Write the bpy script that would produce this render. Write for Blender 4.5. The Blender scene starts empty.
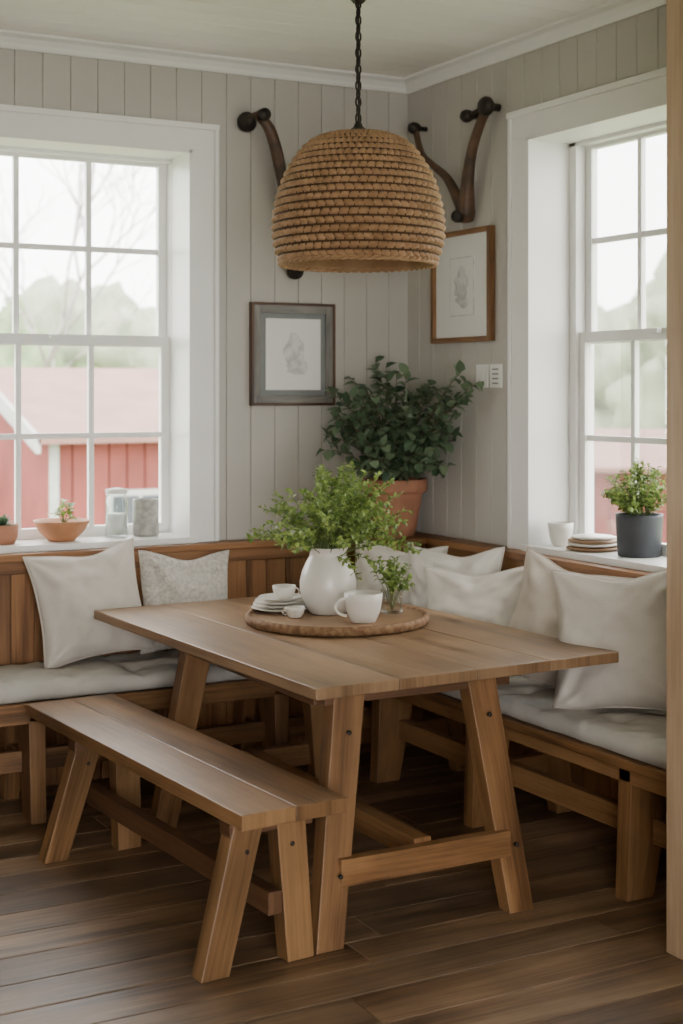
import bpy, bmesh, math, random
from mathutils import Vector, Matrix, noise
random.seed(7)
R=random.random
def U(a,b): return a+(b-a)*random.random()
WY=5.85; WX=3.55; CEIL=3.07
# ---------------------------------------------------------------- materials
def newmat(name):
    m=bpy.data.materials.new(name); m.use_nodes=True
    nt=m.node_tree; b=nt.nodes['Principled BSDF']
    return m,nt,b
def N(nt,t,**k):
    n=nt.nodes.new(t)
    for a,v in k.items():
        if a in n.inputs.keys(): n.inputs[a].default_value=v
        else: setattr(n,a,v)
    return n
def ramp(nt,stops):
    n=nt.nodes.new('ShaderNodeValToRGB'); e=n.color_ramp.elements
    while len(e)<len(stops): e.new(0.5)
    for i,(p,c) in enumerate(stops):
        e[i].position=p; e[i].color=(c[0],c[1],c[2],1)
    return n
def wood(name,dark,mid,light,rough=0.45,gs=1.0,rnd=0.35,bump=0.15,spec=0.5,wear=0.0):
    m,nt,b=newmat(name); L=nt.links.new
    uv=N(nt,'ShaderNodeUVMap'); uv.uv_map='UVMap'
    mp=N(nt,'ShaderNodeMapping'); mp.inputs['Scale'].default_value=(0.9*gs,9*gs,1); L(uv.outputs[0],mp.inputs[0])
    n1=N(nt,'ShaderNodeTexNoise'); n1.inputs['Scale'].default_value=1.0; n1.inputs['Detail'].default_value=6; n1.inputs['Distortion'].default_value=1.1
    L(mp.outputs[0],n1.inputs['Vector'])
    mp2=N(nt,'ShaderNodeMapping'); mp2.inputs['Scale'].default_value=(4*gs,110*gs,1); L(uv.outputs[0],mp2.inputs[0])
    n2=N(nt,'ShaderNodeTexNoise'); n2.inputs['Scale'].default_value=1.0; n2.inputs['Detail'].default_value=4
    L(mp2.outputs[0],n2.inputs['Vector'])
    ad=N(nt,'ShaderNodeMath',operation='MULTIPLY_ADD'); L(n2.outputs[0],ad.inputs[0]); ad.inputs[1].default_value=0.42; 
    L(n1.outputs[0],ad.inputs[2])
    cr=ramp(nt,[(0.50,dark),(0.68,mid),(0.90,light)]); L(ad.outputs[0],cr.inputs[0])
    at=N(nt,'ShaderNodeAttribute'); at.attribute_name='rnd'
    mr=N(nt,'ShaderNodeMapRange'); mr.inputs['To Min'].default_value=1-rnd; mr.inputs['To Max'].default_value=1+rnd
    L(at.outputs['Fac'],mr.inputs[0])
    mx=N(nt,'ShaderNodeVectorMath',operation='SCALE'); L(cr.outputs[0],mx.inputs[0]); L(mr.outputs[0],mx.inputs['Scale'])
    out=mx.outputs[0]
    if wear:
        tc=N(nt,'ShaderNodeTexCoord'); n3=N(nt,'ShaderNodeTexNoise'); n3.inputs['Scale'].default_value=3.0; n3.inputs['Detail'].default_value=7
        L(tc.outputs['Object'],n3.inputs['Vector'])
        m3=N(nt,'ShaderNodeMapRange'); m3.inputs['From Min'].default_value=.35; m3.inputs['From Max'].default_value=.7; m3.inputs['To Min'].default_value=1-wear; m3.inputs['To Max'].default_value=1+wear
        L(n3.outputs[0],m3.inputs[0]); s2=N(nt,'ShaderNodeVectorMath',operation='SCALE'); L(out,s2.inputs[0]); L(m3.outputs[0],s2.inputs['Scale']); out=s2.outputs[0]
    L(out,b.inputs['Base Color'])
    rr=N(nt,'ShaderNodeMapRange'); rr.inputs['To Min'].default_value=rough-0.12; rr.inputs['To Max'].default_value=rough+0.14
    L(n1.outputs[0],rr.inputs[0]); L(rr.outputs[0],b.inputs['Roughness'])
    b.inputs['Specular IOR Level'].default_value=spec
    bp=N(nt,'ShaderNodeBump'); bp.inputs['Strength'].default_value=bump; bp.inputs['Distance'].default_value=0.004
    L(ad.outputs[0],bp.inputs['Height']); L(bp.outputs[0],b.inputs['Normal'])
    return m
def plain(name,c,rough=0.6,var=0.08,sc=6,bump=0.0,bsc=80,metal=0,sheen=0,c2=None,spec=0.5,bd=0.003):
    m,nt,b=newmat(name); L=nt.links.new
    tc=N(nt,'ShaderNodeTexCoord')
    n=N(nt,'ShaderNodeTexNoise'); n.inputs['Scale'].default_value=sc; n.inputs['Detail'].default_value=4
    L(tc.outputs['Object'],n.inputs['Vector'])
    a=c2 if c2 else tuple(x*(1-var) for x in c); bb=c if c2 else tuple(min(1,x*(1+var)) for x in c)
    cr=ramp(nt,[(0.35,a),(0.65,bb)]); L(n.outputs[0],cr.inputs[0]); L(cr.outputs[0],b.inputs['Base Color'])
    b.inputs['Roughness'].default_value=rough; b.inputs['Metallic'].default_value=metal
    b.inputs['Specular IOR Level'].default_value=spec
    if sheen: b.inputs['Sheen Weight'].default_value=sheen
    if bump:
        n2=N(nt,'ShaderNodeTexNoise'); n2.inputs['Scale'].default_value=bsc; n2.inputs['Detail'].default_value=3
        L(tc.outputs['Object'],n2.inputs['Vector'])
        bp=N(nt,'ShaderNodeBump'); bp.inputs['Strength'].default_value=bump; bp.inputs['Distance'].default_value=bd
        L(n2.outputs[0],bp.inputs['Height']); L(bp.outputs[0],b.inputs['Normal'])
    return m
def leafmat(name,c1,c2,tr=0.25,rough=0.45):
    m,nt,b=newmat(name); L=nt.links.new
    at=N(nt,'ShaderNodeAttribute'); at.attribute_name='rnd'
    cr=ramp(nt,[(0.0,c1),(1.0,c2)]); L(at.outputs['Fac'],cr.inputs[0]); L(cr.outputs[0],b.inputs['Base Color'])
    b.inputs['Roughness'].default_value=rough
    t=N(nt,'ShaderNodeBsdfTranslucent'); L(cr.outputs[0],t.inputs[0])
    mx=N(nt,'ShaderNodeMixShader'); mx.inputs[0].default_value=tr
    L(b.outputs[0],mx.inputs[1]); L(t.outputs[0],mx.inputs[2])
    L(mx.outputs[0],nt.nodes['Material Output'].inputs['Surface'])
    return m
def glassmat(name,refl=0.06,tint=(1,1,1)):
    m,nt,b=newmat(name); L=nt.links.new; nt.nodes.remove(b)
    t=N(nt,'ShaderNodeBsdfTransparent'); t.inputs[0].default_value=(*tint,1)
    g=N(nt,'ShaderNodeBsdfGlossy'); g.inputs['Roughness'].default_value=0.02
    lw=N(nt,'ShaderNodeLayerWeight'); lw.inputs[0].default_value=0.25
    ml=N(nt,'ShaderNodeMath',operation='MULTIPLY'); L(lw.outputs['Fresnel'],ml.inputs[0]); ml.inputs[1].default_value=refl*10
    mx=N(nt,'ShaderNodeMixShader'); L(ml.outputs[0],mx.inputs[0]); L(t.outputs[0],mx.inputs[1]); L(g.outputs[0],mx.inputs[2])
    L(mx.outputs[0],nt.nodes['Material Output'].inputs['Surface'])
    return m
WALL=plain('wall_paint',(0.455,0.43,0.39),0.6,0.03,2)
CEILM=plain('ceiling_paint',(0.86,0.84,0.79),0.5,0.02,2)
TRIM=plain('trim_paint',(0.80,0.79,0.765),0.4,0.02,3)
FLOORM=wood('floor_wood',(0.070,0.039,0.020),(0.175,0.103,0.056),(0.31,0.20,0.118),0.42,0.8,0.36,0.35,wear=.28)
TABLEM=wood('table_top_wood',(0.14,0.077,0.037),(0.235,0.137,0.070),(0.32,0.198,0.108),0.42,0.9,0.09,0.15,wear=.16)
LEGM=wood('leg_wood',(0.090,0.040,0.014),(0.205,0.098,0.037),(0.30,0.155,0.063),0.48,1.0,0.15,0.2,wear=.2)
BENCHM=wood('bench_wood',(0.10,0.048,0.018),(0.21,0.108,0.044),(0.30,0.165,0.074),0.42,0.9,0.10,0.2,wear=.2)
DARKW=wood('dark_wood',(0.03,0.013,0.006),(0.085,0.038,0.016),(0.14,0.066,0.03),0.5,1.0,0.2,0.15)
WAINM=wood('wainscot_wood',(0.10,0.040,0.013),(0.225,0.10,0.036),(0.31,0.15,0.058),0.48,0.9,0.2,0.12)
POSTM=wood('post_wood',(0.30,0.195,0.11),(0.40,0.275,0.17),(0.48,0.345,0.225),0.5,0.8,0.1,0.1)
FRAMEW=wood('frame_wood',(0.09,0.04,0.015),(0.19,0.09,0.035),(0.28,0.15,0.065),0.45,2,0.15,0.1)
GREYF=wood('grey_frame',(0.08,0.075,0.063),(0.145,0.135,0.118),(0.22,0.205,0.18),0.4,2,0.1,0.1)
BRACK=plain('bracket_wood',(0.12,0.062,0.033),0.45,0.3,14,0.3,60,c2=(0.05,0.027,0.016))
IRON=plain('dark_iron',(0.035,0.028,0.024),0.45,0.2,20,metal=0.6)
LINEN=plain('linen',(0.60,0.55,0.49),0.95,0.05,5,0.6,220,spec=.15)
LINEN2=plain('white_linen',(0.65,0.61,0.555),0.95,0.04,5,0.6,220,spec=.15)
LINEN3=plain('beige_linen',(0.52,0.455,0.385),0.95,0.05,5,0.6,220,spec=.15)
KNIT=plain('knit_fabric',(0.55,0.515,0.465),0.95,0.16,60,1.0,90,spec=.15,bd=0.008)
CUSH=plain('seat_linen',(0.53,0.50,0.455),0.95,0.06,8,0.5,200,spec=.15)
CERAM=plain('white_ceramic',(0.72,0.685,0.62),0.3,0.03,8)
TERRA=plain('terracotta',(0.40,0.18,0.105),0.75,0.12,12,0.2,60)
TERRA2=plain('terracotta_bowl',(0.42,0.19,0.09),0.6,0.12,12,0.2,60)
DGREY=plain('dark_pot_glaze',(0.045,0.05,0.06),0.5,0.15,12)
SOIL=plain('soil',(0.05,0.035,0.025),0.95,0.4,60,0.8,60)
STONE=plain('stone_candle',(0.36,0.35,0.32),0.7,0.2,40)
PAPER=plain('paper',(0.72,0.715,0.68),0.7,0.01,3)
GMAT=plain('grey_mat',(0.17,0.18,0.175),0.5,0.1,8)
INK=plain('ink_sketch',(0.45,0.45,0.44),0.8,0.3,30,c2=(0.66,0.66,0.64))
RATTAN=plain('rattan',(0.38,0.225,0.115),0.7,0.25,14,0.25,240,c2=(0.28,0.155,0.073))
WEAVESHADE=plain('rattan_crevice_shade',(0.105,0.052,0.022),0.8,0.3,30,c2=(0.065,0.032,0.014))  # darker rattan: crevice shade painted into the weave grooves, not separate stakes
BARK=plain('bark_edge',(0.17,0.08,0.035),0.8,0.3,50,0.8,60,c2=(0.30,0.18,0.09))
SLICE=plain('wood_slice',(0.27,0.155,0.08),0.5,0.15,12,0.1,60)
LEAFA=leafmat('corner_plant_leaf',(0.04,0.085,0.042),(0.20,0.275,0.16),0.3)
LEAFB=leafmat('herb_leaf',(0.09,0.16,0.03),(0.36,0.46,0.12),0.35)
STEM=plain('stem',(0.12,0.17,0.05),0.6)
BROWNSTEM=plain('brown_stem',(0.13,0.09,0.05),0.7)
GLASS=glassmat('window_glass',0.03)
JAR=glassmat('jar_glass',0.04,(0.95,0.97,0.96))
PLASTIC=plain('switch_plastic',(0.78,0.77,0.74),0.4,0.01)
GROOVE=plain('switch_slot',(0.25,0.25,0.24),0.5)
BARNR=plain('barn_red',(0.20,0.045,0.035),0.8,0.15,2)
ROOFR=plain('barn_roof',(0.24,0.125,0.10),0.7,0.12,2)
WHITEX=plain('barn_trim',(0.40,0.40,0.38),0.7)
GRASS=plain('grass',(0.20,0.25,0.11),0.9,0.25,0.4)
TREEM=plain('tree_foliage',(0.24,0.31,0.15),0.9,0.3,1.2,c2=(0.14,0.19,0.095))
TREEM2=plain('tree_foliage_pale',(0.36,0.385,0.27),0.9,0.3,1.2,c2=(0.25,0.29,0.19))
TRUNK=plain('trunk_bark',(0.36,0.33,0.30),0.9,0.2,3)
BULB=plain('bulb_glass',(0.85,0.83,0.78),0.2)
# ---------------------------------------------------------------- mesh builder
class MB:
    def __init__(s): s.v=[];s.f=[];s.uv=[];s.mi=[];s.sm=[];s.rn=[]; s.X=None
    def add(s,vs,fs,uvs=None,mat=0,smooth=False,rnd=None):
        o=len(s.v); r=R() if rnd is None else rnd
        for p in vs:
            p=Vector(p)
            if s.X is not None: p=s.X@p
            s.v.append(p)
        for i,f in enumerate(fs):
            s.f.append([o+k for k in f]); s.uv.append(uvs[i] if uvs else [(0.1*k,0.1) for k in range(len(f))])
            s.mi.append(mat[i] if isinstance(mat,list) else mat); s.sm.append(smooth); s.rn.append(r)
    def hexa(s,b,t,mat=0,rnd=None):
        b=[Vector(p) for p in b]; t=[Vector(p) for p in t]
        ou,ov=U(0,60),U(0,60); fs=[];uvs=[]
        H=sum((t[i]-b[i]).length for i in range(4))/4
        acc=ov
        for i in range(4):
            j=(i+1)%4; w=(b[j]-b[i]).length
            fs.append([i,j,4+j,4+i]); uvs.append([(ou,acc),(ou,acc+w),(ou+H,acc+w),(ou+H,acc)]); acc+=w
        w=(b[1]-b[0]).length; d=(b[2]-b[1]).length
        fs.append([3,2,1,0]); uvs.append([(ou,ov+d),(ou+.3*w,ov+d),(ou+.3*w,ov),(ou,ov)])
        fs.append([4,5,6,7]); uvs.append([(ou,ov),(ou+.3*w,ov),(ou+.3*w,ov+d),(ou,ov+d)])
        s.add(b+t,fs,uvs,mat,False,rnd)
    def box(s,x0,x1,y0,y1,z0,z1,mat=0,rnd=None,axis=None):
        dx,dy,dz=abs(x1-x0),abs(y1-y0),abs(z1-z0)
        a=axis if axis is not None else [dx,dy,dz].index(max(dx,dy,dz))
        if a==2:
            b=[(x0,y0,z0),(x1,y0,z0),(x1,y1,z0),(x0,y1,z0)]; t=[(p[0],p[1],z1) for p in b]
        elif a==0:
            b=[(x0,y0,z0),(x0,y1,z0),(x0,y1,z1),(x0,y0,z1)]; t=[(x1,p[1],p[2]) for p in b]
        else:
            b=[(x0,y0,z0),(x0,y0,z1),(x1,y0,z1),(x1,y0,z0)]; t=[(p[0],y1,p[2]) for p in b]
        s.hexa(b,t,mat,rnd)
    def post(s,pb,pt,sb,st,mat=0):
        def q(p,w): return [(p[0]-w[0]/2,p[1]-w[1]/2,p[2]),(p[0]+w[0]/2,p[1]-w[1]/2,p[2]),(p[0]+w[0]/2,p[1]+w[1]/2,p[2]),(p[0]-w[0]/2,p[1]+w[1]/2,p[2])]
        s.hexa(q(pb,sb),q(pt,st),mat)
    def lathe(s,prof,n=32,c=(0,0,0),mat=0,smooth=True,M=None,rnd=None):
        vs=[];fs=[]
        for (r,z) in prof:
            for k in range(n):
                a=2*math.pi*k/n; p=Vector((r*math.cos(a),r*math.sin(a),z))
                if M is not None: p=M@p
                vs.append(p+Vector(c))
        for i in range(len(prof)-1):
            for k in range(n):
                j=(k+1)%n; fs.append([i*n+k,i*n+j,(i+1)*n+j,(i+1)*n+k])
        if prof[0][0]>1e-5: fs.append(list(range(n))[::-1])
        if prof[-1][0]>1e-5: fs.append([(len(prof)-1)*n+k for k in range(n)])
        s.add(vs,fs,None,mat,smooth,rnd)
    def tube(s,pts,rad,n=8,mat=0,rnd=None,closed=False):
        pts=[Vector(p) for p in pts]; vs=[];fs=[]; m=len(pts)
        if not hasattr(rad,'__len__'): rad=[rad]*m
        pu=None
        for i,p in enumerate(pts):
            if closed: d=(pts[(i+1)%m]-pts[i-1])
            else: d=(pts[min(i+1,m-1)]-pts[max(i-1,0)])
            d.normalize()
            if pu is None: pu=d.orthogonal().normalized()
            pu=(pu-d*pu.dot(d)); 
            if pu.length<1e-6: pu=d.orthogonal()
            pu.normalize(); w=d.cross(pu)
            for k in range(n):
                a=2*math.pi*k/n; vs.append(p+(pu*math.cos(a)+w*math.sin(a))*rad[i])
        for i in range(m if closed else m-1):
            i2=(i+1)%m
            for k in range(n):
                j=(k+1)%n; fs.append([i*n+k,i*n+j,i2*n+j,i2*n+k])
        if not closed:
            fs.append(list(range(n))[::-1]); fs.append([(m-1)*n+k for k in range(n)])
        s.add(vs,fs,None,mat,True,rnd)
    def leaf(s,p,d,nrm,l,w,mat=0):
        p=Vector(p); d=Vector(d).normalized(); sd=d.cross(Vector(nrm))
        if sd.length<1e-4: sd=d.orthogonal()
        sd.normalize(); up=sd.cross(d); f=0.18*w
        c1=p+d*l*.35+up*f*.2; c2=p+d*l*.72
        vs=[p,c1-sd*w*.48+up*f,c1,c1+sd*w*.48+up*f,c2-sd*w*.36+up*f*.6-up*.05*l,c2-up*.05*l,c2+sd*w*.36+up*f*.6-up*.05*l,p+d*l-up*.18*l]
        s.add(vs,[[0,3,2],[0,2,1],[2,3,6,5],[1,2,5,4],[5,6,7],[4,5,7]],None,mat,True)
    def build(s,name,mats,bevel=0,fix=True,seg=2,sub=0):
        me=bpy.data.meshes.new(name); me.from_pydata([tuple(p) for p in s.v],[],s.f); 
        for m in mats: me.materials.append(m)
        me.polygons.foreach_set('material_index',s.mi); me.polygons.foreach_set('use_smooth',s.sm)
        ul=me.uv_layers.new(name='UVMap'); flat=[c for f in s.uv for uvp in f for c in uvp]; ul.data.foreach_set('uv',flat)
        at=me.attributes.new('rnd','FLOAT','FACE'); at.data.foreach_set('value',s.rn)
        if fix:
            bm=bmesh.new(); bm.from_mesh(me); bmesh.ops.recalc_face_normals(bm,faces=bm.faces); bm.to_mesh(me); bm.free()
        me.update()
        o=bpy.data.objects.new(name,me); bpy.context.scene.collection.objects.link(o)
        if bevel:
            b=o.modifiers.new('bevel','BEVEL'); b.width=bevel; b.segments=seg; b.limit_method='ANGLE'; b.angle_limit=math.radians(40)
        return o
def back(u0,u1,w0,w1,z0,z1): return (u0,u1,WY+w0,WY+w1,z0,z1)
def right(u0,u1,w0,w1,z0,z1): return (WX+w0,WX+w1,u0,u1,z0,z1)
# ---------------------------------------------------------------- room shell
XL=-2.0; YF=-1.2
mb=MB(); y=YF; i=0
while y<WY-.001:
    w=U(0.15,0.19); x=XL-U(0,1.5)
    while x<WX:
        l=U(1.8,3.2); x1=min(x+l,WX)
        if x1>XL: mb.box(max(x,XL)+.001,x1-.001,y+.0016,min(y+w,WY)-.0016,-.03,U(-.0008,.0004),0,axis=0)
        x=x+l
    y+=w
mb.box(XL,WX,YF,WY,-.10,-.028,1)
mb.build('floor',[FLOORM,DARKW],0.003)
mb=MB(); mb.box(XL-.2,WX+.27,YF-.2,WY+.27,CEIL+.02,CEIL+.15)
y=YF
while y<WY:
    mb.box(XL,WX,y,min(y+.135,WY)-.001,CEIL,CEIL+.02,0); y+=.135
mb.build('ceiling',[CEILM],0.005)
def wall(name,f,ua,ub,o0,o1,zo0,zo1,top):
    mb=MB(); T=.27; lo,hi=(ua,ub)
    mb.box(*f(lo,o0,0,T,-.03,top)); mb.box(*f(o1,hi,0,T,-.03,top))
    mb.box(*f(o0,o1,0,T,-.03,zo0)); mb.box(*f(o0,o1,0,T,zo1,top))
    u=hi if name=='wall_back' else WY; pw=.118
    while u>lo:
        a=max(u-pw,lo); 
        if a<o1 and u>o0:
            mb.box(*f(a+.0006,u-.0006,-.014,0,zo1,CEIL),0,axis=2)
            if a<o0: mb.box(*f(a+.0006,o0,-.014,0,.96,zo1),0,axis=2)
            if u>o1: mb.box(*f(o1,u-.0006,-.014,0,.96,zo1),0,axis=2)
        else: mb.box(*f(a+.0006,u-.0006,-.014,0,.96,CEIL),0,axis=2)
        u-=pw
    return mb.build(name,[WALL],0.0038)
ZO0=.955; ZO1=2.66
wall('wall_back',back,XL-.2,WX,1.36,2.444,ZO0,ZO1,CEIL+.02)
wall('wall_right',right,YF,WY+.27,3.79,4.879,ZO0,ZO1,CEIL+.02)
mb=MB(); mb.box(XL-.2,XL,YF,WY,-.03,CEIL+.02)
y=YF
while y<WY: mb.box(XL,XL+.014,y+.001,min(y+.117,WY-.02),0,CEIL,0,axis=2); y+=.118
mb.build('wall_left',[WALL],0.0045)
mb=MB(); mb.box(XL-.2,-1.3,YF-.15,YF-.001,-.03,CEIL+.02); mb.box(1.5,WX+.27,YF-.15,YF-.001,-.03,CEIL+.02); mb.box(-1.3,1.5,YF-.15,YF-.001,2.45,CEIL+.02)
mb.build('wall_front',[WALL],0.003)
mb=MB(); mb.box(2.98,WX-.015,3.07,3.20,0,CEIL); mb.build('wall_partition',[WALL],0.003)
mb=MB(); mb.box(2.82,2.979,3.05,3.22,0,CEIL); mb.build('trim_post',[POSTM],0.004)
def crown(name,f,a,b):
    n=[(0,.06),(-.014,.06),(-.02,.05),(-.024,.04),(-.04,.02),(-.055,.014),(-.065,.01),(-.065,0),(0,0)]
    mb=MB(); vs=[];k=len(n)
    for u in (a,b):
        for (w,dz) in n:
            q=f(u,u,w-.014,w,CEIL-dz,CEIL); vs.append((q[0],q[2],q[4]))
    fs=[[i,(i+1)%k,k+(i+1)%k,k+i] for i in range(k)]+[list(range(k)),list(range(k,2*k))]
    mb.add(vs,fs); mb.build(name,[TRIM])
crown('trim_1',back,XL,WX); crown('trim_2',right,YF,WY)
def wains(name,f,a,b):
    mb=MB(); u=a
    while u<b-.005:
        u1=min(u+.095,b); mb.box(*f(u+.0008,u1-.0008,-.075,-.055,0.002,.9),0,axis=2); u=u1
    mb.box(*f(a,b,-.088,-.055,.875,.93)); mb.box(*f(a,b,-.105,-.001,.93,.958))
    mb.box(*f(a,b,-.055,-.002,0.002,.93))
    return mb.build(name,[WAINM],0.003)
wains('wainscot_back',back,XL+.02,WX-.106); wains('wainscot_right',right,3.23,WY-.002)
mb=MB(); a=.335
mb.box(WX-a,WX-.107,WY-a,WY-.107,.932,.957); mb.box(WX-a+.01,WX-.11,WY-a+.01,WY-a+.03,.53,.931,axis=2); mb.box(WX-a+.01,WX-a+.03,WY-a+.03,WY-.11,.53,.931,axis=2)
mb.build('corner_shelf',[WAINM],0.003)
# ---------------------------------------------------------------- windows
def window(name,f,o0,o1,mL,mR):
    mb=MB(); B=lambda *a,**k: mb.box(*f(*a),**k)
    cw=.12
    B(o0-cw,o0,-.034,-.0145,.96,ZO1); B(o1,o1+cw,-.034,-.0145,.96,ZO1); B(o0-cw,o1+cw,-.034,-.0145,ZO1,ZO1+.105)
    B(o0-cw,o0-cw+.018,-.044,-.0145,.96,ZO1+.105); B(o1+cw-.018,o1+cw,-.044,-.0145,.96,ZO1+.105)
    B(o0-cw,o1+cw,-.05,-.0145,ZO1+.09,ZO1+.115)
    B(o0-.001,o0+.015,-.034,.27,.96,ZO1); B(o1-.015,o1+.001,-.034,.27,.96,ZO1); B(o0,o1,-.034,.27,ZO1-.015,ZO1+.001)
    B(o0-.02,o1+.02,-.045,.30,.9585,.985)
    g0,g1=o0+mL,o1-mR
    B(o0+.015,g0-.04,.175,.27,.985,ZO1-.015); B(g1+.04,o1-.015,.175,.27,.985,ZO1-.015)
    B(o0+.015,o1-.015,.175,.27,ZO1-.03,ZO1-.015)
    zb,zm,zt=1.03,1.835,2.615
    for (w0,w1,za,zc,ra,rc) in ((.19,.222,zb,zm-.02,.045,.045),(.224,.256,zm+.02,zt,.045,.03)):
        B(g0-.04,g0,w0,w1,za-ra,zc+rc-.002); B(g1,g1+.04,w0,w1,za-ra,zc+rc-.002)
        B(g0,g1,w0,w1,za-ra,za); B(g0,g1,w0,w1,zc,zc+rc)
        for k in (1,2):
            u=g0+(g1-g0)*k/3; B(u-.012,u+.012,w0+.004,w1-.004,za,zc)
        zz=(za+zc)/2; B(g0,g1,w0+.006,w1-.006,zz-.012,zz+.012)
        B(g0,g1,(w0+w1)/2-.0015,(w0+w1)/2+.0015,za,zc,mat=1)
    u=(g0+g1)/2; B(u-.03,u+.03,.165,.19,zm+.005,zm+.02)
    return mb.build(name,[TRIM,GLASS],0.003)
window('window_1',back,1.36,2.438,.057,.057)
window('window_2',right,3.79,4.865,.09,.10)
# ---------------------------------------------------------------- pictures
def picture(f,u0,u1,z0,z1,fw,inner):
    mb=MB(); B=lambda *a,**k: mb.box(*f(*a),**k)
    w0,w1=-.045,-.0145
    B(u0,u0+fw,w0,w1,z0,z1); B(u1-fw,u1,w0,w1,z0,z1); B(u0+fw,u1-fw,w0,w1,z0,z0+fw); B(u0+fw,u1-fw,w0,w1,z1-fw,z1)
    B(u0+fw,u1-fw,-.028,w1,z0+fw,z1-fw,mat=1)
    a,b,c,d=inner; B(a,b,-.031,-.028,c,d,mat=2)
    return mb,B
mb,B=picture(back,2.715,3.135,1.55,2.01,.012,(2.79,3.065,1.62,1.94))
B(2.727,2.762,-.040,-.028,1.562,1.998,mat=3);B(3.088,3.123,-.040,-.028,1.562,1.998,mat=3);B(2.762,3.088,-.040,-.028,1.562,1.597,mat=3);B(2.762,3.088,-.040,-.028,1.963,1.998,mat=3)
def blob(mb,f,cu,cz,ru,rz,w,mat,seed):
    vs=[];n=40
    for k in range(n):
        a=2*math.pi*k/n; q=1+.45*noise.noise(Vector((math.cos(a)*1.7+seed,math.sin(a)*1.7,seed)))
        if f is back: vs.append((cu+ru*q*math.cos(a),WY+w,cz+rz*q*math.sin(a)))
        else: vs.append((WX+w,cu+ru*q*math.cos(a),cz+rz*q*math.sin(a)))
    mb.add(vs,[list(range(n))],None,mat)
blob(mb,back,2.93,1.80,.05,.07,-.032,4,1.3); blob(mb,back,2.95,1.72,.06,.03,-.0325,4,4.1)
mb.build('framed_sketch',[DARKW,GMAT,PAPER,GREYF,INK],0.002)
mb,B=picture(right,5.115,5.585,1.83,2.322,.022,(5.255,5.445,1.945,2.205))
B(5.26,5.44,-.0315,-.031,1.95,2.20,mat=4)
blob(mb,right,5.35,2.09,.06,.07,-.033,2,2.2); blob(mb,right,5.34,2.01,.05,.03,-.0335,2,5.2)
mb.build('framed_print',[FRAMEW,PAPER,INK,STONE,PAPER],0.002)
mb=MB(); B=lambda *a,**k: mb.box(*right(*a),**k)
B(5.165,5.25,-.022,-.0145,1.63,1.73); B(5.06,5.145,-.022,-.0145,1.63,1.73)
B(5.195,5.22,-.03,-.022,1.66,1.70)
for k in range(4): B(5.08,5.125,-.024,-.022,1.645+.02*k,1.652+.02*k,mat=1)
mb.build('light_switch',[PLASTIC,GROOVE],0.002)
# ---------------------------------------------------------------- wall brackets
def smooth_pts(P,n=8):
    out=[];P=[Vector(p) for p in P]
    for i in range(len(P)-1):
        p0=P[max(i-1,0)];p1=P[i];p2=P[i+1];p3=P[min(i+2,len(P)-1)]
        for k in range(n):
            t=k/n; out.append(.5*((2*p1)+(-p0+p2)*t+(2*p0-5*p1+4*p2-p3)*t*t+(-p0+3*p1-3*p2+p3)*t**3))
    out.append(P[-1]); return out
def lerpl(a,n): 
    out=[]
    for i in range(n):
        t=i/(n-1)*(len(a)-1); k=min(int(t),len(a)-2); out.append(a[k]+(a[k+1]-a[k])*(t-k))
    return out
mb=MB(); yb=WY-.05
p=smooth_pts([(2.735,yb-.02,2.83),(2.785,yb-.03,2.77),(2.825,yb-.03,2.65),(2.86,yb-.02,2.50),(2.90,yb-.01,2.32),(2.93,yb,2.16)])
mb.tube(p,lerpl([.018,.026,.027,.024,.022,.02],len(p)),12,0)
RX=Matrix.Rotation(math.radians(90),3,'X')
mb.lathe([(.001,-.03),(.03,-.03),(.043,-.018),(.045,.0),(.036,.014),(.02,.02),(.02,.035)],24,(2.69,yb-.003,2.80),1,True,RX)
mb.lathe([(.001,-.03),(.03,-.03),(.04,-.018),(.04,.0),(.03,.014),(.02,.02),(.02,.035)],24,(2.93,yb-.0,2.155),1,True,RX)
mb.tube([(2.69,yb-.01,2.81),(2.735,yb-.02,2.832)],.018,10,0)
mb.lathe([(.001,-.02),(.022,-.02),(.028,-.008),(.028,.03)],20,(2.75,yb-.03,2.83),1,True,RX)
mb.build('wall_bracket',[BRACK,IRON])
mb=MB(); xb=WX-.05; dy=-.105; dz=-.045
p=smooth_pts([(xb-.03,5.18+dy,2.855+dz),(xb-.03,5.235+dy,2.80+dz),(xb-.03,5.30+dy,2.69+dz),(xb-.02,5.35+dy,2.56+dz),(xb,5.39+dy,2.44+dz),(xb+.01,5.40+dy,2.40+dz)])
mb.tube(p,lerpl([.02,.021,.023,.028,.040,.03],len(p)),12,0)
p=smooth_pts([(xb-.03,5.76+dy,2.85+dz),(xb-.03,5.71+dy,2.74+dz),(xb-.03,5.61+dy,2.67+dz),(xb-.02,5.51+dy,2.60+dz),(xb-.01,5.44+dy,2.50+dz),(xb,5.41+dy,2.43+dz)])
mb.tube(p,lerpl([.015,.015,.016,.02,.025,.025],len(p)),12,0)
RY=Matrix.Rotation(math.radians(-90),3,'Y')
for (yy,zz,rr) in ((5.185,2.862,.042),(5.33,2.845,.028),(5.765,2.862,.027),(5.40,2.42,.028)):
    mb.lathe([(.001,.04),(rr*.7,.04),(rr,.025),(rr,.008),(rr*.7,-.008),(rr*.4,-.02),(rr*.4,-.05)],24,(xb-.02,yy+dy,zz+dz),1,True,RY)
mb.tube([(xb-.025,5.33+dy,2.845+dz),(xb-.03,5.2+dy,2.86+dz)],.013,10,1)
mb.build('wall_bracket.001',[BRACK,IRON])
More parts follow.
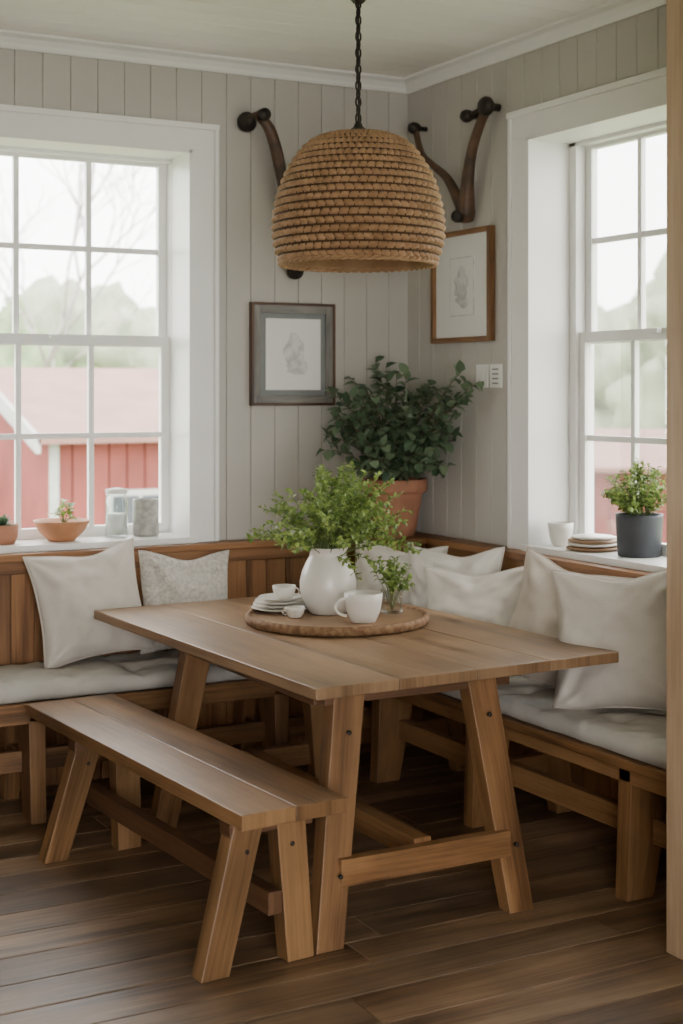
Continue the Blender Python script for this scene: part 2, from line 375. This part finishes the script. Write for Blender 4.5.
# ---------------------------------------------------------------- dining table
mb=MB(); mb.X=Matrix.Translation((1.955,3.74,0))@Matrix.Rotation(math.radians(2.3),4,'Z')
n=4; w=1.16/n
for i in range(n): mb.box(i*w+.0002,(i+1)*w-.0002,0,1.765,.715,.75,0)
mb.X=None
for (yl,fy) in ((3.84,3.715),(4.96,5.0)):
    mb.box(2.02,2.69,yl-.03,yl+.03,.68,.715,2)
    mb.post((1.972,fy,0),(2.105,yl,.714),(.09,.062),(.105,.066),1)
    mb.post((2.648,fy,0),(2.58,yl,.714),(.09,.062),(.105,.066),1)
    mb.box(2.02,2.62,fy-.01,fy+.03,.17,.25,1)
mb.box(2.29,2.35,3.74,4.98,.195,.265,1)
mb.box(2.02,2.05,3.88,4.95,.665,.715,2); mb.box(2.63,2.66,3.88,4.95,.665,.715,2)
for (x,y,z) in ((2.008,3.71,.21),(2.63,3.71,.21),(2.085,3.80,.60),(2.59,3.80,.60)):
    mb.lathe([(.001,-.003),(.006,-.003),(.007,0),(.007,.012)],14,(x,y-.026,z),3,True,Matrix.Rotation(math.radians(-90),3,'X'))
mb.build('dining_table',[TABLEM,LEGM,DARKW,IRON],0.004)
# ---------------------------------------------------------------- free bench
mb=MB(); mb.X=Matrix.Translation((1.755,4.42,0))@Matrix.Rotation(math.radians(3.8),4,'Z')
mb.box(-.170,-.0005,-.84,.82,.425,.468,0); mb.box(.0005,.170,-.84,.82,.425,.468,0)
for (yf,yt) in ((-.72,-.70),(.46,.43)):
    mb.box(-.15,.12,yt-.03,yt+.03,.375,.425,1)
    for sx in (-1,1):
        mb.post((sx*.137-.068,yf,0),(sx*.065-.02,yt,.424),(.088,.062),(.095,.064),0)
        for (xx,zz) in ((.073,.33),):
            mb.lathe([(.001,-.003),(.006,-.003),(.007,0),(.007,.012)],14,(sx*xx-.025,(yf+(yt-yf)*zz/.42)-.034,zz),2,True,Matrix.Rotation(math.radians(-90),3,'X'))
mb.box(-.06,-.015,-.79,.54,.16,.225,1)
mb.build('wooden_bench',[BENCHM,DARKW,IRON],0.005)
# ---------------------------------------------------------------- corner bench
mb=MB(); sf=2.98; sb=5.30
for i in range(3):
    a=sf+i*(WX-.077-sf)/3; b=a+(WX-.077-sf)/3
    mb.box(a+.0006,b-.0006,3.24,sb,.418,.45,0)
for i in range(3):
    a=sb+i*(WY-.077-sb)/3; b=a+(WY-.077-sb)/3
    mb.box(.9,WX-.077,a+.0006,b-.0006,.418,.45,0)
mb.box(sf+.02,sf+.05,3.26,sb,.37,.418,0); mb.box(.92,sf+.05,sb+.02,sb+.05,.37,.418,0)
for yl in (3.62,4.50,5.2):
    mb.box(3.0,3.46,yl-.03,yl+.03,.35,.418,0)
    mb.post((3.04,yl,0),(3.085,yl,.38),(.11,.06),(.17,.065),0)
    mb.post((3.42,yl,0),(3.36,yl,.38),(.085,.06),(.11,.065),0)
    mb.box(3.05,3.40,yl-.02,yl+.02,.16,.23,0)
for xl in (1.60,2.62,1.0):
    mb.box(xl-.03,xl+.03,5.32,5.76,.35,.418,0)
    mb.post((xl,5.35,0),(xl,5.40,.38),(.06,.11),(.065,.17),0)
    mb.post((xl,5.70,0),(xl,5.66,.38),(.06,.085),(.065,.11),0)
    mb.box(xl-.02,xl+.02,5.37,5.70,.16,.23,0)
mb.box(3.09,3.13,3.30,5.3,.17,.25,0); mb.box(.95,3.1,5.41,5.45,.17,.25,0)
mb.build('corner_bench',[LEGM],0.004)
# ---------------------------------------------------------------- seat cushions
def seatcush(name,x0,x1,y0,y1,z0,t,long):
    mb=MB(); nx=int((x1-x0)/.014); ny=int((y1-y0)/.014); vs=[];fs=[]
    def prof(d,e=.035):
        if d>=e: return 1
        return math.sqrt(max(0,1-(1-d/e)**2))
    for sgn in (1,-1):
        for i in range(nx+1):
            for j in range(ny+1):
                x=x0+(x1-x0)*i/nx; y=y0+(y1-y0)*j/ny
                h=prof(min(x-x0,x1-x,y-y0,y1-y))
                u=(y-y0) if long=='y' else (x-x0)
                v=(x-x0) if long=='y' else (y-y0)
                W_=(x1-x0) if long=='y' else (y1-y0)
                du=abs((u+.1)%.26-.13); dv=min(abs(v-W_*.3),abs(v-W_*.72))
                dip=.018*math.exp(-(du*du+dv*dv)/.0014)+.007*math.exp(-(du/.014)**2)
                ed=min(v,W_-v); pip=-.006*math.exp(-((ed-.035)/.008)**2)
                nz=noise.noise(Vector((x*7,y*7,1)))*.010+noise.noise(Vector((x*20,y*20,3)))*.006
                z=z0+t/2+sgn*(t/2)*h+((nz-dip+pip)*h if sgn>0 else 0)
                wv=noise.noise(Vector((x*9,y*9,7)))*.005
                vs.append((x+wv,y+wv,z))
    M=(nx+1)*(ny+1)
    for i in range(nx):
        for j in range(ny):
            a=i*(ny+1)+j; q=[a,a+ny+1,a+ny+2,a+1]; fs.append(q); fs.append([M+k for k in q[::-1]])
    mb.add(vs,fs,None,0,True)
    o=mb.build(name,[CUSH],0)
    bm=bmesh.new(); bm.from_mesh(o.data); bmesh.ops.remove_doubles(bm,verts=bm.verts,dist=.0008); bmesh.ops.recalc_face_normals(bm,faces=bm.faces); bm.to_mesh(o.data); bm.free()
    return o
seatcush('seat_cushion',2.985,3.468,3.26,5.295,.451,.072,'y')
seatcush('seat_cushion.001',.95,3.468,5.305,5.768,.451,.072,'x')
# ---------------------------------------------------------------- pillows
def pillow(name,c,nrm,tilt,roll,W,H,T,mat,seed):
    mb=MB(); n=56
    nrm=Vector((nrm[0],nrm[1],0)).normalized(); up=Vector((0,0,1)); rt=up.cross(nrm)
    M=Matrix((rt,up,nrm)).transposed()
    M=M@Matrix.Rotation(math.radians(-tilt),3,'X')@Matrix.Rotation(math.radians(roll),3,'Z')
    vs=[];fs=[]
    def P(u,v,sgn):
        x=u*W/2*(1-.10*(1-v*v)); y=v*H/2*(1-.10*(1-u*u))
        pf=((1-abs(u)**2.2)*(1-abs(v)**2.2))
        h=T/2*max(pf,0)**.52
        sx=Vector((u*2+seed,v*2,seed*1.7+sgn))
        wr=noise.noise(sx*.9)*.024+noise.noise(sx*2.2)*.011
        for (cu,cv) in ((1,1),(-1,1),(1,-1),(-1,-1)):
            dx,dy_=u-cu,v-cv; d=math.hypot(dx,dy_); an=math.atan2(dy_,dx)
            wr+=.013*math.sin(an*8+seed*3+cu)*math.exp(-(d/.8)**2)*min(1,d*3)
        wr-=.028*math.exp(-((u-.15*math.sin(seed))/.26)**2)*max(0,v)**1.5
        h=h*(1-.18*v)
        z=sgn*h+sgn*wr*min(1,pf*2.5)
        fl=noise.noise(Vector((u*1.3+seed*5,v*1.3,2)))*.02
        y-=.025*math.exp(-((u-.15*math.sin(seed))/.45)**2)*max(0,v)
        return Vector((x,y,z+fl))
    for sgn in (1,-1):
        for i in range(n+1):
            for j in range(n+1):
                a=i/n*2-1; b=j/n*2-1
                u=.55*math.sin(a*math.pi/2)+.45*a; v=.55*math.sin(b*math.pi/2)+.45*b
                vs.append(M@P(u,v,sgn)+Vector(c))
    K=(n+1)**2
    for i in range(n):
        for j in range(n):
            a=i*(n+1)+j; q=[a,a+n+1,a+n+2,a+1]; fs.append(q); fs.append([K+k for k in q[::-1]])
    mb.add(vs,fs,None,0,True)
    per=[(i/20*2-1,-1) for i in range(20)]+[(1,i/20*2-1) for i in range(20)]+[(1-i/20*2,1) for i in range(20)]+[(-1,1-i/20*2) for i in range(20)]
    mb.tube([M@((P(u,v,1)+P(u,v,-1))/2)+Vector(c) for (u,v) in per],.004,6,0,closed=True)
    o=mb.build(name,[mat],0,fix=False)
    bm=bmesh.new(); bm.from_mesh(o.data); bmesh.ops.remove_doubles(bm,verts=bm.verts,dist=.0003); bmesh.ops.recalc_face_normals(bm,faces=bm.faces); bm.to_mesh(o.data); bm.free()
    return o
pillow('throw_pillow',(1.91,5.625,.76),(-.05,-1),14,7,.46,.46,.18,LINEN,1.3)
pillow('throw_pillow.001',(2.335,5.64,.738),(.05,-1),12,-3,.42,.42,.14,KNIT,2.7)
pillow('throw_pillow.002',(3.24,4.79,.715),(-.85,-.6),18,4,.50,.42,.19,LINEN,3.9)
pillow('throw_pillow.003',(3.26,4.28,.755),(-.9,-.35),14,-10,.48,.48,.18,LINEN3,5.1)
pillow('throw_pillow.004',(3.22,3.90,.765),(-.85,-.5),14,6,.51,.50,.20,LINEN,6.3)
pillow('throw_pillow.005',(3.29,5.07,.745),(-.9,-.45),12,3,.46,.45,.15,LINEN2,7.7)
pillow('throw_pillow.006',(3.20,5.38,.745),(-.75,-.66),12,-3,.42,.44,.14,LINEN2,8.2)
# ---------------------------------------------------------------- pendant lamp
lx,ly=2.6,4.64
mb=MB()
prof=[(.05,2.552),(.09,2.549),(.14,2.537),(.185,2.512),(.227,2.464),(.262,2.405),(.283,2.35),(.297,2.299),(.305,2.25),(.307,2.207),(.304,2.165),(.297,2.134),(.287,2.105),(.280,2.085)]
pv=smooth_pts([(r,0,z) for r,z in prof],24)
L=[0]
for i in range(1,len(pv)): L.append(L[-1]+(pv[i]-pv[i-1]).length)
tot=L[-1]; rows=21; per=8; ns=rows*per; samp=[]
for k in range(ns+1):
    t=tot*k/ns; i=max(1,next((q for q in range(len(L)) if L[q]>=t-1e-9),len(L)-1)); f=(t-L[i-1])/max(1e-9,L[i]-L[i-1]); samp.append(pv[i-1].lerp(pv[i],f))
nt_=672; ribs=56; vs=[];fs=[];hts=[]
for side in (1,-1):
    for k in range(ns+1):
        p=samp[k]; d=(samp[min(k+1,ns)]-samp[max(k-1,0)]).normalized(); nr=Vector((-d.z,0,d.x))
        if nr.x<0 and p.z<2.54: nr=-nr
        if p.z>=2.5 and nr.z<0: nr=-nr
        row=int(k/per); ph=(k%per)/per
        if side==1:
            for q in range(nt_):
                a=2*math.pi*q/nt_
                bulge=math.sin(math.pi*ph)**.6
                x_=(ribs*a/(2*math.pi)+(ph-.5)*.35*(1 if row%2 else -1)+.5*(row%2))%1.0
                st=math.sin(math.pi*x_)**.5
                hh=bulge*(.15+.85*st); hts.append(hh)
                off=.019*hh-.005
                pp=p+nr*off
                vs.append((lx+pp.x*math.cos(a),ly+pp.x*math.sin(a),pp.z))
        else:
            for q in range(nt_):
                a=2*math.pi*q/nt_; pp=p-nr*.010
                vs.append((lx+pp.x*math.cos(a),ly+pp.x*math.sin(a),pp.z))
K=(ns+1)*nt_; ms=[]
for k in range(ns):
    for q in range(nt_):
        j=(q+1)%nt_; f=[k*nt_+q,k*nt_+j,(k+1)*nt_+j,(k+1)*nt_+q]; fs.append(f)
        ms.append(3 if sum(hts[z] for z in f)/4<.40 else 0)  # low faces of the weave take the painted crevice shade
        fs.append([K+z for z in f[::-1]]); ms.append(0)
for q in range(nt_):
    j=(q+1)%nt_; fs.append([ns*nt_+q,ns*nt_+j,K+ns*nt_+j,K+ns*nt_+q]); fs.append([q,K+q,K+j,j]); ms+= [0,0]
mb.add(vs,fs,None,ms,True)
for ph in (0,math.pi):
    mb.tube([(lx+(.284+.005*math.cos(30*a+ph))*math.cos(a),ly+(.284+.005*math.cos(30*a+ph))*math.sin(a),2.083+.005*math.sin(30*a+ph)) for a in [2*math.pi*i/360 for i in range(360)]],.0065,6,0,closed=True)
mb.lathe([(.001,2.60),(.012,2.60),(.018,2.585),(.03,2.575),(.04,2.568),(.055,2.562),(.056,2.545),(.001,2.545)],24,(lx,ly,0),1)
mb.lathe([(.001,2.545),(.02,2.545),(.022,2.46),(.019,2.45),(.001,2.45)],20,(lx,ly,0),1)
mb.lathe([(.001,2.45),(.014,2.445),(.02,2.42),(.035,2.38),(.037,2.355),(.028,2.325),(.001,2.315)],20,(lx,ly,0),2)
z=2.60; k=0
while z<3.02:
    pts=[]
    for i in range(16):
        a=2*math.pi*i/16; dx=.010*math.cos(a); dzz=.019*math.sin(a)
        pts.append((lx+(dx if k%2==0 else 0),ly+(dx if k%2 else 0),z+.016+dzz))
    mb.tube(pts,.0038,6,1,closed=True); z+=.030; k+=1
mb.tube([(lx,ly,2.56),(lx+.004,ly,2.7),(lx-.003,ly,2.8),(lx,ly,CEIL-.02)],.0045,8,1)
mb.lathe([(.01,CEIL-.035),(.02,CEIL-.03),(.035,CEIL-.012),(.04,CEIL-.001),(.001,CEIL-.001)],28,(lx,ly,0),1)
mb.build('pendant_lamp',[RATTAN,IRON,BULB,WEAVESHADE],0,fix=False)
# ---------------------------------------------------------------- tray
mb=MB(); tcx,tcy=2.585,4.775; n=140; rings=[(0,.778),(.28,.778),(.318,.778),(.326,.786),(.338,.787),(.345,.775),(.342,.758),(.33,.751),(0,.751)]
vs=[];fs=[]
for (r,z) in rings:
    for k in range(n):
        a=2*math.pi*k/n; w=1+(.012*noise.noise(Vector((math.cos(a)*2,math.sin(a)*2,1)))+ (.006*math.sin(a*46) if r>.32 else 0))
        vs.append((tcx+max(r,1e-5)*w*math.cos(a),tcy+max(r,1e-5)*w*math.sin(a),z))
for i in range(len(rings)-1):
    for k in range(n): j=(k+1)%n; fs.append([i*n+k,i*n+j,(i+1)*n+j,(i+1)*n+k])
mb.add(vs,fs,None,[0]*(2*n)+[1]*(len(fs)-2*n),True)
mb.build('wooden_tray',[SLICE,BARK],0,fix=True)
TZ=.7785
# ---------------------------------------------------------------- plants helper
def stemleaves(mb,p0,p1,sag,nl,ll,lw,sr,mleaf,mstem,clamp=None,start=.25,jit=.6):
    p0=Vector(p0);p1=Vector(p1); mid=(p0+p1)/2+Vector((0,0,sag)); pts=[]
    for k in range(7):
        t=k/6; q=p0*(1-t)**2+mid*2*t*(1-t)+p1*t*t
        if clamp: q=clamp(q)
        pts.append(q)
    mb.tube(pts,[sr*(1-.6*k/6) for k in range(7)],5,mstem)
    for k in range(nl):
        t=start+(1-start)*(k+R()*.5)/nl; t=min(t,.999); i=int(t*6); q=pts[i].lerp(pts[i+1],t*6-i); d=(pts[i+1]-pts[i]).normalized()
        side=d.cross(Vector((U(-1,1),U(-1,1),U(-1,1)))).normalized()
        dd=(d*U(.2,.9)+side+Vector((0,0,U(-.2,.5)))*jit).normalized(); l=ll*U(.65,1.15)
        if clamp:
            e=clamp(q+dd*l); dd=(e-q)
            if dd.length<l*.4: continue
            l=dd.length
        mb.leaf(q,dd,Vector((U(-.5,.5),U(-.5,.5),1)),l,lw*U(.8,1.15),mleaf)
def pitcher(mb,cx,cy,z,mat=0):
    pr=[(.001,z),(.062,z),(.07,z+.006),(.092,z+.04),(.106,z+.085),(.107,z+.12),(.098,z+.16),(.082,z+.195),(.07,z+.215),(.068,z+.232),(.076,z+.247),(.078,z+.25),(.072,z+.248),(.062,z+.23),(.06,z+.20),(.001,z+.19)]
    mb.lathe(pr,48,(cx,cy,0),mat)
mb=MB(); vx,vy=2.575,4.83
pitcher(mb,vx,vy,TZ)
for i in range(150):
    a=U(0,2*math.pi); el=U(0,1)**.8; ph=el*math.pi/2*1.05
    h=.27*math.cos(ph)*U(.75,1.15)+ .02
    rr=.34*math.sin(ph)*U(.7,1.05)
    if i%6==0: h-=.11; rr*=.85
    stemleaves(mb,(vx+.03*math.cos(a),vy+.03*math.sin(a),TZ+.21),(vx+.03+rr*math.cos(a),vy-.01+rr*math.sin(a),TZ+.245+h),.07,25,.024,.018,.0017,1,2,start=.3)
mb.build('herb_vase',[CERAM,LEAFB,STEM],0,fix=False)
mb=MB(); px,py=2.445,4.965
for k,(r,dz_) in enumerate(((.115,0),(.108,.013),(.10,.026),(.088,.038))):
    z=TZ+dz_; mb.lathe([(.001,z),(r*.55,z),(r*.6,z+.002),(r*.97,z+.014),(r,z+.016),(r*.98,z+.018),(r*.6,z+.007),(.001,z+.006)],40,(px,py,0),0)
mb.build('plate_stack',[CERAM],0)
def cup(name,cx,cy,z,r,h,hd,mat=CERAM,handle=True):
    mb=MB(); mb.lathe([(.001,z),(r*.62,z),(r*.66,z+.004),(r*.86,z+h*.35),(r*.97,z+h*.75),(r,z+h),(r*.96,z+h+.001),(r*.92,z+h*.75),(r*.8,z+h*.3),(.001,z+h*.12)],36,(cx,cy,0),0)
    if handle:
        d=Vector((math.cos(hd),math.sin(hd),0)); pts=[]
        for k in range(13):
            a=-math.pi/2+math.pi*k/12; pts.append(Vector((cx,cy,z+h*.52))+d*(r*.86+h*.38*math.cos(a))+Vector((0,0,h*.30*math.sin(a))))
        mb.tube(pts,h*.055,8,0)
    return mb.build(name,[mat],0)
cup('teacup',2.455,4.96,TZ+.046,.045,.05,-.3)
cup('creamer_cup',2.59,4.585,TZ,.07,.105,math.pi-.35)
cup('teacup.001',2.42,4.80,TZ,.038,.038,2.5)
mb=MB(); gx,gy=2.79,4.72
mb.lathe([(.001,TZ),(.038,TZ),(.042,TZ+.005),(.043,TZ+.09),(.040,TZ+.09),(.038,TZ+.008),(.001,TZ+.008)],32,(gx,gy,0),0)
for i in range(24):
    a=U(0,6.28); rr=U(.01,.10)
    stemleaves(mb,(gx,gy,TZ+.01),(gx+rr*math.cos(a),gy+rr*math.sin(a),TZ+U(.10,.22)),.04,14,.024,.017,.0015,1,2,start=.5)
mb.build('glass_with_sprigs',[JAR,LEAFB,STEM],0,fix=False)
# ---------------------------------------------------------------- corner plant
mb=MB(); cx,cy=3.365,5.67; z0=.958
mb.lathe([(.001,z0),(.088,z0),(.095,z0+.01),(.128,z0+.19),(.130,z0+.20),(.145,z0+.20),(.150,z0+.21),(.150,z0+.255),(.145,z0+.26),(.130,z0+.258),(.125,z0+.225),(.001,z0+.222)],48,(cx,cy,0),0)
mb.lathe([(.001,z0+.232),(.122,z0+.228),(.125,z0+.22)],24,(cx,cy,0),1)
def clampc(q): return Vector((min(q.x,WX-.03),min(q.y,WY-.05),q.z))
for i in range(76):
    a=math.radians(U(155,300))
    rx=U(.05,.41); 
    ex=cx+math.cos(a)*rx*.95; ey=cy+math.sin(a)*rx*.95
    h=U(.04,.56)*(1-.40*(rx/.42)**2)
    stemleaves(mb,(cx+U(-.05,.05),cy+U(-.05,.05),z0+.22),(ex,ey,z0+.26+h),.10,14,.062,.046,.003,2,3,clampc,start=.3)
for (ex,ey,ez) in ((3.42,5.20,1.70),(3.46,5.12,1.66),(3.40,5.20,1.56),(3.44,5.16,1.60),(3.02,5.62,1.50),(3.04,5.7,1.62),(3.08,5.55,1.40)):
    stemleaves(mb,(cx,cy-.04,z0+.22),(ex,ey,ez),.12,22,.056,.042,.0035,2,3,clampc,start=.35)
mb.build('potted_plant',[TERRA,SOIL,LEAFA,BROWNSTEM],0,fix=False)
# ---------------------------------------------------------------- right sill
SZ=.9855
mb=MB(); cx,cy=3.655,4.325
mb.lathe([(.001,SZ),(.078,SZ),(.082,SZ+.005),(.090,SZ+.15),(.091,SZ+.16),(.083,SZ+.16),(.08,SZ+.14),(.001,SZ+.138)],40,(cx,cy,0),0)
mb.lathe([(.001,SZ+.142),(.08,SZ+.14),(.08,SZ+.13)],20,(cx,cy,0),1)
def clampw(q): return Vector((min(q.x,WX+.175),min(max(q.y,3.85),4.8),q.z))
for i in range(70):
    a=U(0,6.28); e=U(0,1); rr=.145*math.sin(e*1.5); h=.22*math.cos(e*1.3)*U(.7,1.05)
    stemleaves(mb,(cx+.03*math.cos(a),cy+.03*math.sin(a),SZ+.14),(cx+rr*math.cos(a),cy+rr*math.sin(a),SZ+.145+h),.03,16,.024,.018,.0015,2,3,clampw,start=.2)
mb.build('potted_herb',[DGREY,SOIL,LEAFB,STEM],0,fix=False)
cup('ceramic_cup',3.61,4.757,SZ,.052,.095,0,CERAM,False)
mb=MB()
for k,(r,dz_,m) in enumerate(((.105,0,1),(.10,.016,0),(.098,.028,1),(.085,.042,0))):
    z=SZ+dz_; mb.lathe([(.001,z),(r*.7,z),(r,z+.006),(r,z+.012),(r*.97,z+.0145),(.001,z+.0145)],40,(3.63,4.575,0),m)
mb.build('bowl_stack',[CERAM,SLICE],0)
# ---------------------------------------------------------------- left sill
mb=MB(); bx,by=1.89,5.93
mb.lathe([(.001,SZ),(.055,SZ),(.06,SZ+.006),(.095,SZ+.04),(.115,SZ+.075),(.119,SZ+.086),(.112,SZ+.086),(.10,SZ+.07),(.001,SZ+.06)],48,(bx,by,0),0)
mb.lathe([(.001,SZ+.068),(.099,SZ+.066),(.1,SZ+.055)],24,(bx,by,0),1)
for k in range(7):
    a=k*1.3; stemleaves(mb,(bx+.01,by,SZ+.06),(bx+.01+.03*math.cos(a),by+.03*math.sin(a),SZ+.10+.010*k),.01,3,.05,.028,.003,2,3,start=.6)
mb.build('potted_seedling',[TERRA2,SOIL,LEAFB,STEM],0,fix=False)
mb=MB(); jx,jy=2.147,5.97
mb.lathe([(.001,SZ),(.045,SZ),(.05,SZ+.006),(.05,SZ+.16),(.044,SZ+.175),(.044,SZ+.19),(.041,SZ+.19),(.041,SZ+.175),(.047,SZ+.158),(.047,SZ+.01),(.001,SZ+.01)],32,(jx,jy,0),0)
mb.lathe([(.001,SZ+.188),(.046,SZ+.188),(.048,SZ+.192),(.048,SZ+.205),(.02,SZ+.21),(.001,SZ+.213)],32,(jx,jy,0),1)
mb.lathe([(.001,SZ+.011),(.045,SZ+.011),(.045,SZ+.10),(.001,SZ+.102)],24,(jx,jy,0),1)
mb.build('glass_jar',[JAR,PAPER],0,fix=False)
mb=MB(); mb.lathe([(.001,SZ),(.052,SZ),(.056,SZ+.005),(.057,SZ+.155),(.054,SZ+.16),(.048,SZ+.16),(.046,SZ+.14),(.001,SZ+.138)],32,(2.277,5.96,0),0)
mb.lathe([(.001,SZ+.14),(.003,SZ+.14),(.003,SZ+.152),(.001,SZ+.153)],8,(2.277,5.96,0),1)
mb.build('stone_candle_jar',[STONE,DARKW],0)
mb=MB(); bx,by=1.635,5.92
mb.lathe([(.001,SZ),(.05,SZ),(.062,SZ+.03),(.066,SZ+.08),(.06,SZ+.08),(.056,SZ+.065),(.001,SZ+.06)],32,(bx,by,0),0)
for k in range(26):
    a=k*2.4; e=.2+.8*k/26; d=Vector((math.cos(a)*e,math.sin(a)*e,1.1-e)); mb.leaf((bx,by,SZ+.065),d,(0,0,1),.065,.03,1)
mb.build('potted_succulent',[TERRA,LEAFA],0,fix=False)
# ---------------------------------------------------------------- exterior
mb=MB(); mb.box(-70,90,-10,110,-2.0,-1.8); mb.build('outside_ground',[GRASS])
def barn(name,cx,cy,rot,Lx,Wy,ze,zr):
    mb=MB(); mb.X=Matrix.Translation((cx,cy,0))@Matrix.Rotation(math.radians(rot),4,'Z')
    a,b=Lx/2,Wy/2
    x=-a
    while x<a-.01:
        for s in (-1,1): mb.box(x+.01,min(x+.25,a)-.01,s*b-.03,s*b+.03,-1.8,ze,0,axis=2)
        x+=.25
    for s in (-1,1):
        mb.add([(s*a,-b,-1.8),(s*a,b,-1.8),(s*a,b,ze),(s*a,0,zr),(s*a,-b,ze)],[[0,1,2,3,4]],None,0)
    for s in (-1,1):
        sl=(zr-ze)/b; o=.35
        mb.hexa([(-a-.3,0,zr+.02),(-a-.3,s*(b+o),ze-o*sl+.02),(-a-.3,s*(b+o),ze-o*sl+.1),(-a-.3,0,zr+.1)],[(a+.3,0,zr+.02),(a+.3,s*(b+o),ze-o*sl+.02),(a+.3,s*(b+o),ze-o*sl+.1),(a+.3,0,zr+.1)],1)
        mb.hexa([(s*(a+.3)-.03,0,zr-.1),(s*(a+.3)-.03,-(b+o),ze-o*sl-.1),(s*(a+.3)-.03,-(b+o),ze-o*sl+.12),(s*(a+.3)-.03,0,zr+.12)],[(s*(a+.3)+.03,0,zr-.1),(s*(a+.3)+.03,-(b+o),ze-o*sl-.1),(s*(a+.3)+.03,-(b+o),ze-o*sl+.12),(s*(a+.3)+.03,0,zr+.12)],2)
    for xx in (-a,a): mb.box(xx-.06,xx+.06,-b-.07,-b-.03,-1.8,ze,2)
    for xx in (-a*.6,a*.6,0):
        mb.box(xx-.45,xx+.45,-b-.08,-b-.03,-.75,.3,2); mb.box(xx-.37,xx+.37,-b-.1,-b-.05,-.67,.22,3)
        mb.box(xx-.02,xx+.02,-b-.11,-b-.05,-.67,.22,2)
    mb.build(name,[BARNR,ROOFR,WHITEX,DGREY])
barn('red_barn',8.6,21,0,5.8,5.5,1.02,1.85)
barn('red_barn.001',1.6,24,8,6,5,0.9,1.7)
barn('red_barn.002',18.5,20,-45,9,5,.3,.8)
def tree(name,x,y,r,h,mat):
    mb=MB()
    mb.tube([(x,y,-1.8),(x+.1,y,0),(x,y,h)],[.25,.2,.1],8,1)
    for k in range(7):
        c=Vector((x+U(-1,1)*r*.7,y+U(-1,1)*r*.5,h+U(-.8,.8)*r*.7)); rr=r*U(.45,.75); n=14; vs=[];fs=[]
        for i in range(n+1):
            for j in range(2*n):
                th=math.pi*i/n; ph=math.pi*j/n; d=Vector((math.sin(th)*math.cos(ph),math.sin(th)*math.sin(ph),math.cos(th)))
                q=rr*(1+.45*noise.noise(d*2.2+c)+.25*noise.noise(d*6+c)); vs.append(c+d*q)
        for i in range(n):
            for j in range(2*n): j2=(j+1)%(2*n); fs.append([i*2*n+j,i*2*n+j2,(i+1)*2*n+j2,(i+1)*2*n+j])
        mb.add(vs,fs,None,0,True)
    mb.build(name,[mat,TRUNK],0)
for k in range(11):
    tree('garden_tree' if k==0 else 'garden_tree.%03d'%k,-6+k*4.6+U(-1,1),46+U(-3,4),U(2.6,3.4),U(.8,1.9),TREEM2 if k%2 else TREEM)
for k in range(7):
    tree('garden_tree.%03d'%(20+k),29+U(-2,2)+k*.8,33-k*4.6,U(3,4),U(2.2,5),TREEM2)
def bare(name,x,y,h):
    mb=MB()
    def br(p,d,l,r,dep):
        q=p+d*l; mid=(p+q)/2+Vector((U(-1,1),U(-1,1),0))*l*.06
        mb.tube([p,mid,q],[r,r*.85,r*.65],5 if dep<3 else 4,0)
        if dep==6: return
        for k in range(3 if dep<5 else 2):
            dd=(d+Vector((U(-1,1),U(-1,1),U(-.35,.6)))*.75).normalized(); br(q if k<2 else mid,dd,l*U(.62,.85),r*.6,dep+1)
    br(Vector((x,y,-1.8)),Vector((0.05,0,1)),h,.09,0)
    mb.build(name,[TRUNK],0,fix=False)
bare('bare_tree',9.5,32,3.6); bare('bare_tree.001',5.0,34,3.4)
# ---------------------------------------------------------------- light + camera
w=bpy.data.worlds.new('World'); bpy.context.scene.world=w; w.use_nodes=True
nt=w.node_tree; bg=nt.nodes['Background']
tc=N(nt,'ShaderNodeTexCoord'); sx=N(nt,'ShaderNodeSeparateXYZ'); nt.links.new(tc.outputs['Generated'],sx.inputs[0])
cr=ramp(nt,[(0.0,(.99,.975,.95)),(0.6,(.98,.985,.98))]); nt.links.new(sx.outputs['Z'],cr.inputs[0]); nt.links.new(cr.outputs[0],bg.inputs[0])
bg.inputs[1].default_value=11.0
cam=bpy.data.cameras.new('camera'); co=bpy.data.objects.new('camera',cam); bpy.context.scene.collection.objects.link(co)
co.location=(0,0,1.62); co.rotation_euler=(math.radians(90),0,-math.radians(28.6))
cam.sensor_fit='AUTO'; cam.sensor_width=36; cam.lens=1450*36/1024; cam.shift_y=-122/1024
cam.dof.use_dof=True; cam.dof.focus_distance=4.9; cam.dof.aperture_fstop=2.8
cam.clip_end=300
bpy.context.scene.camera=co
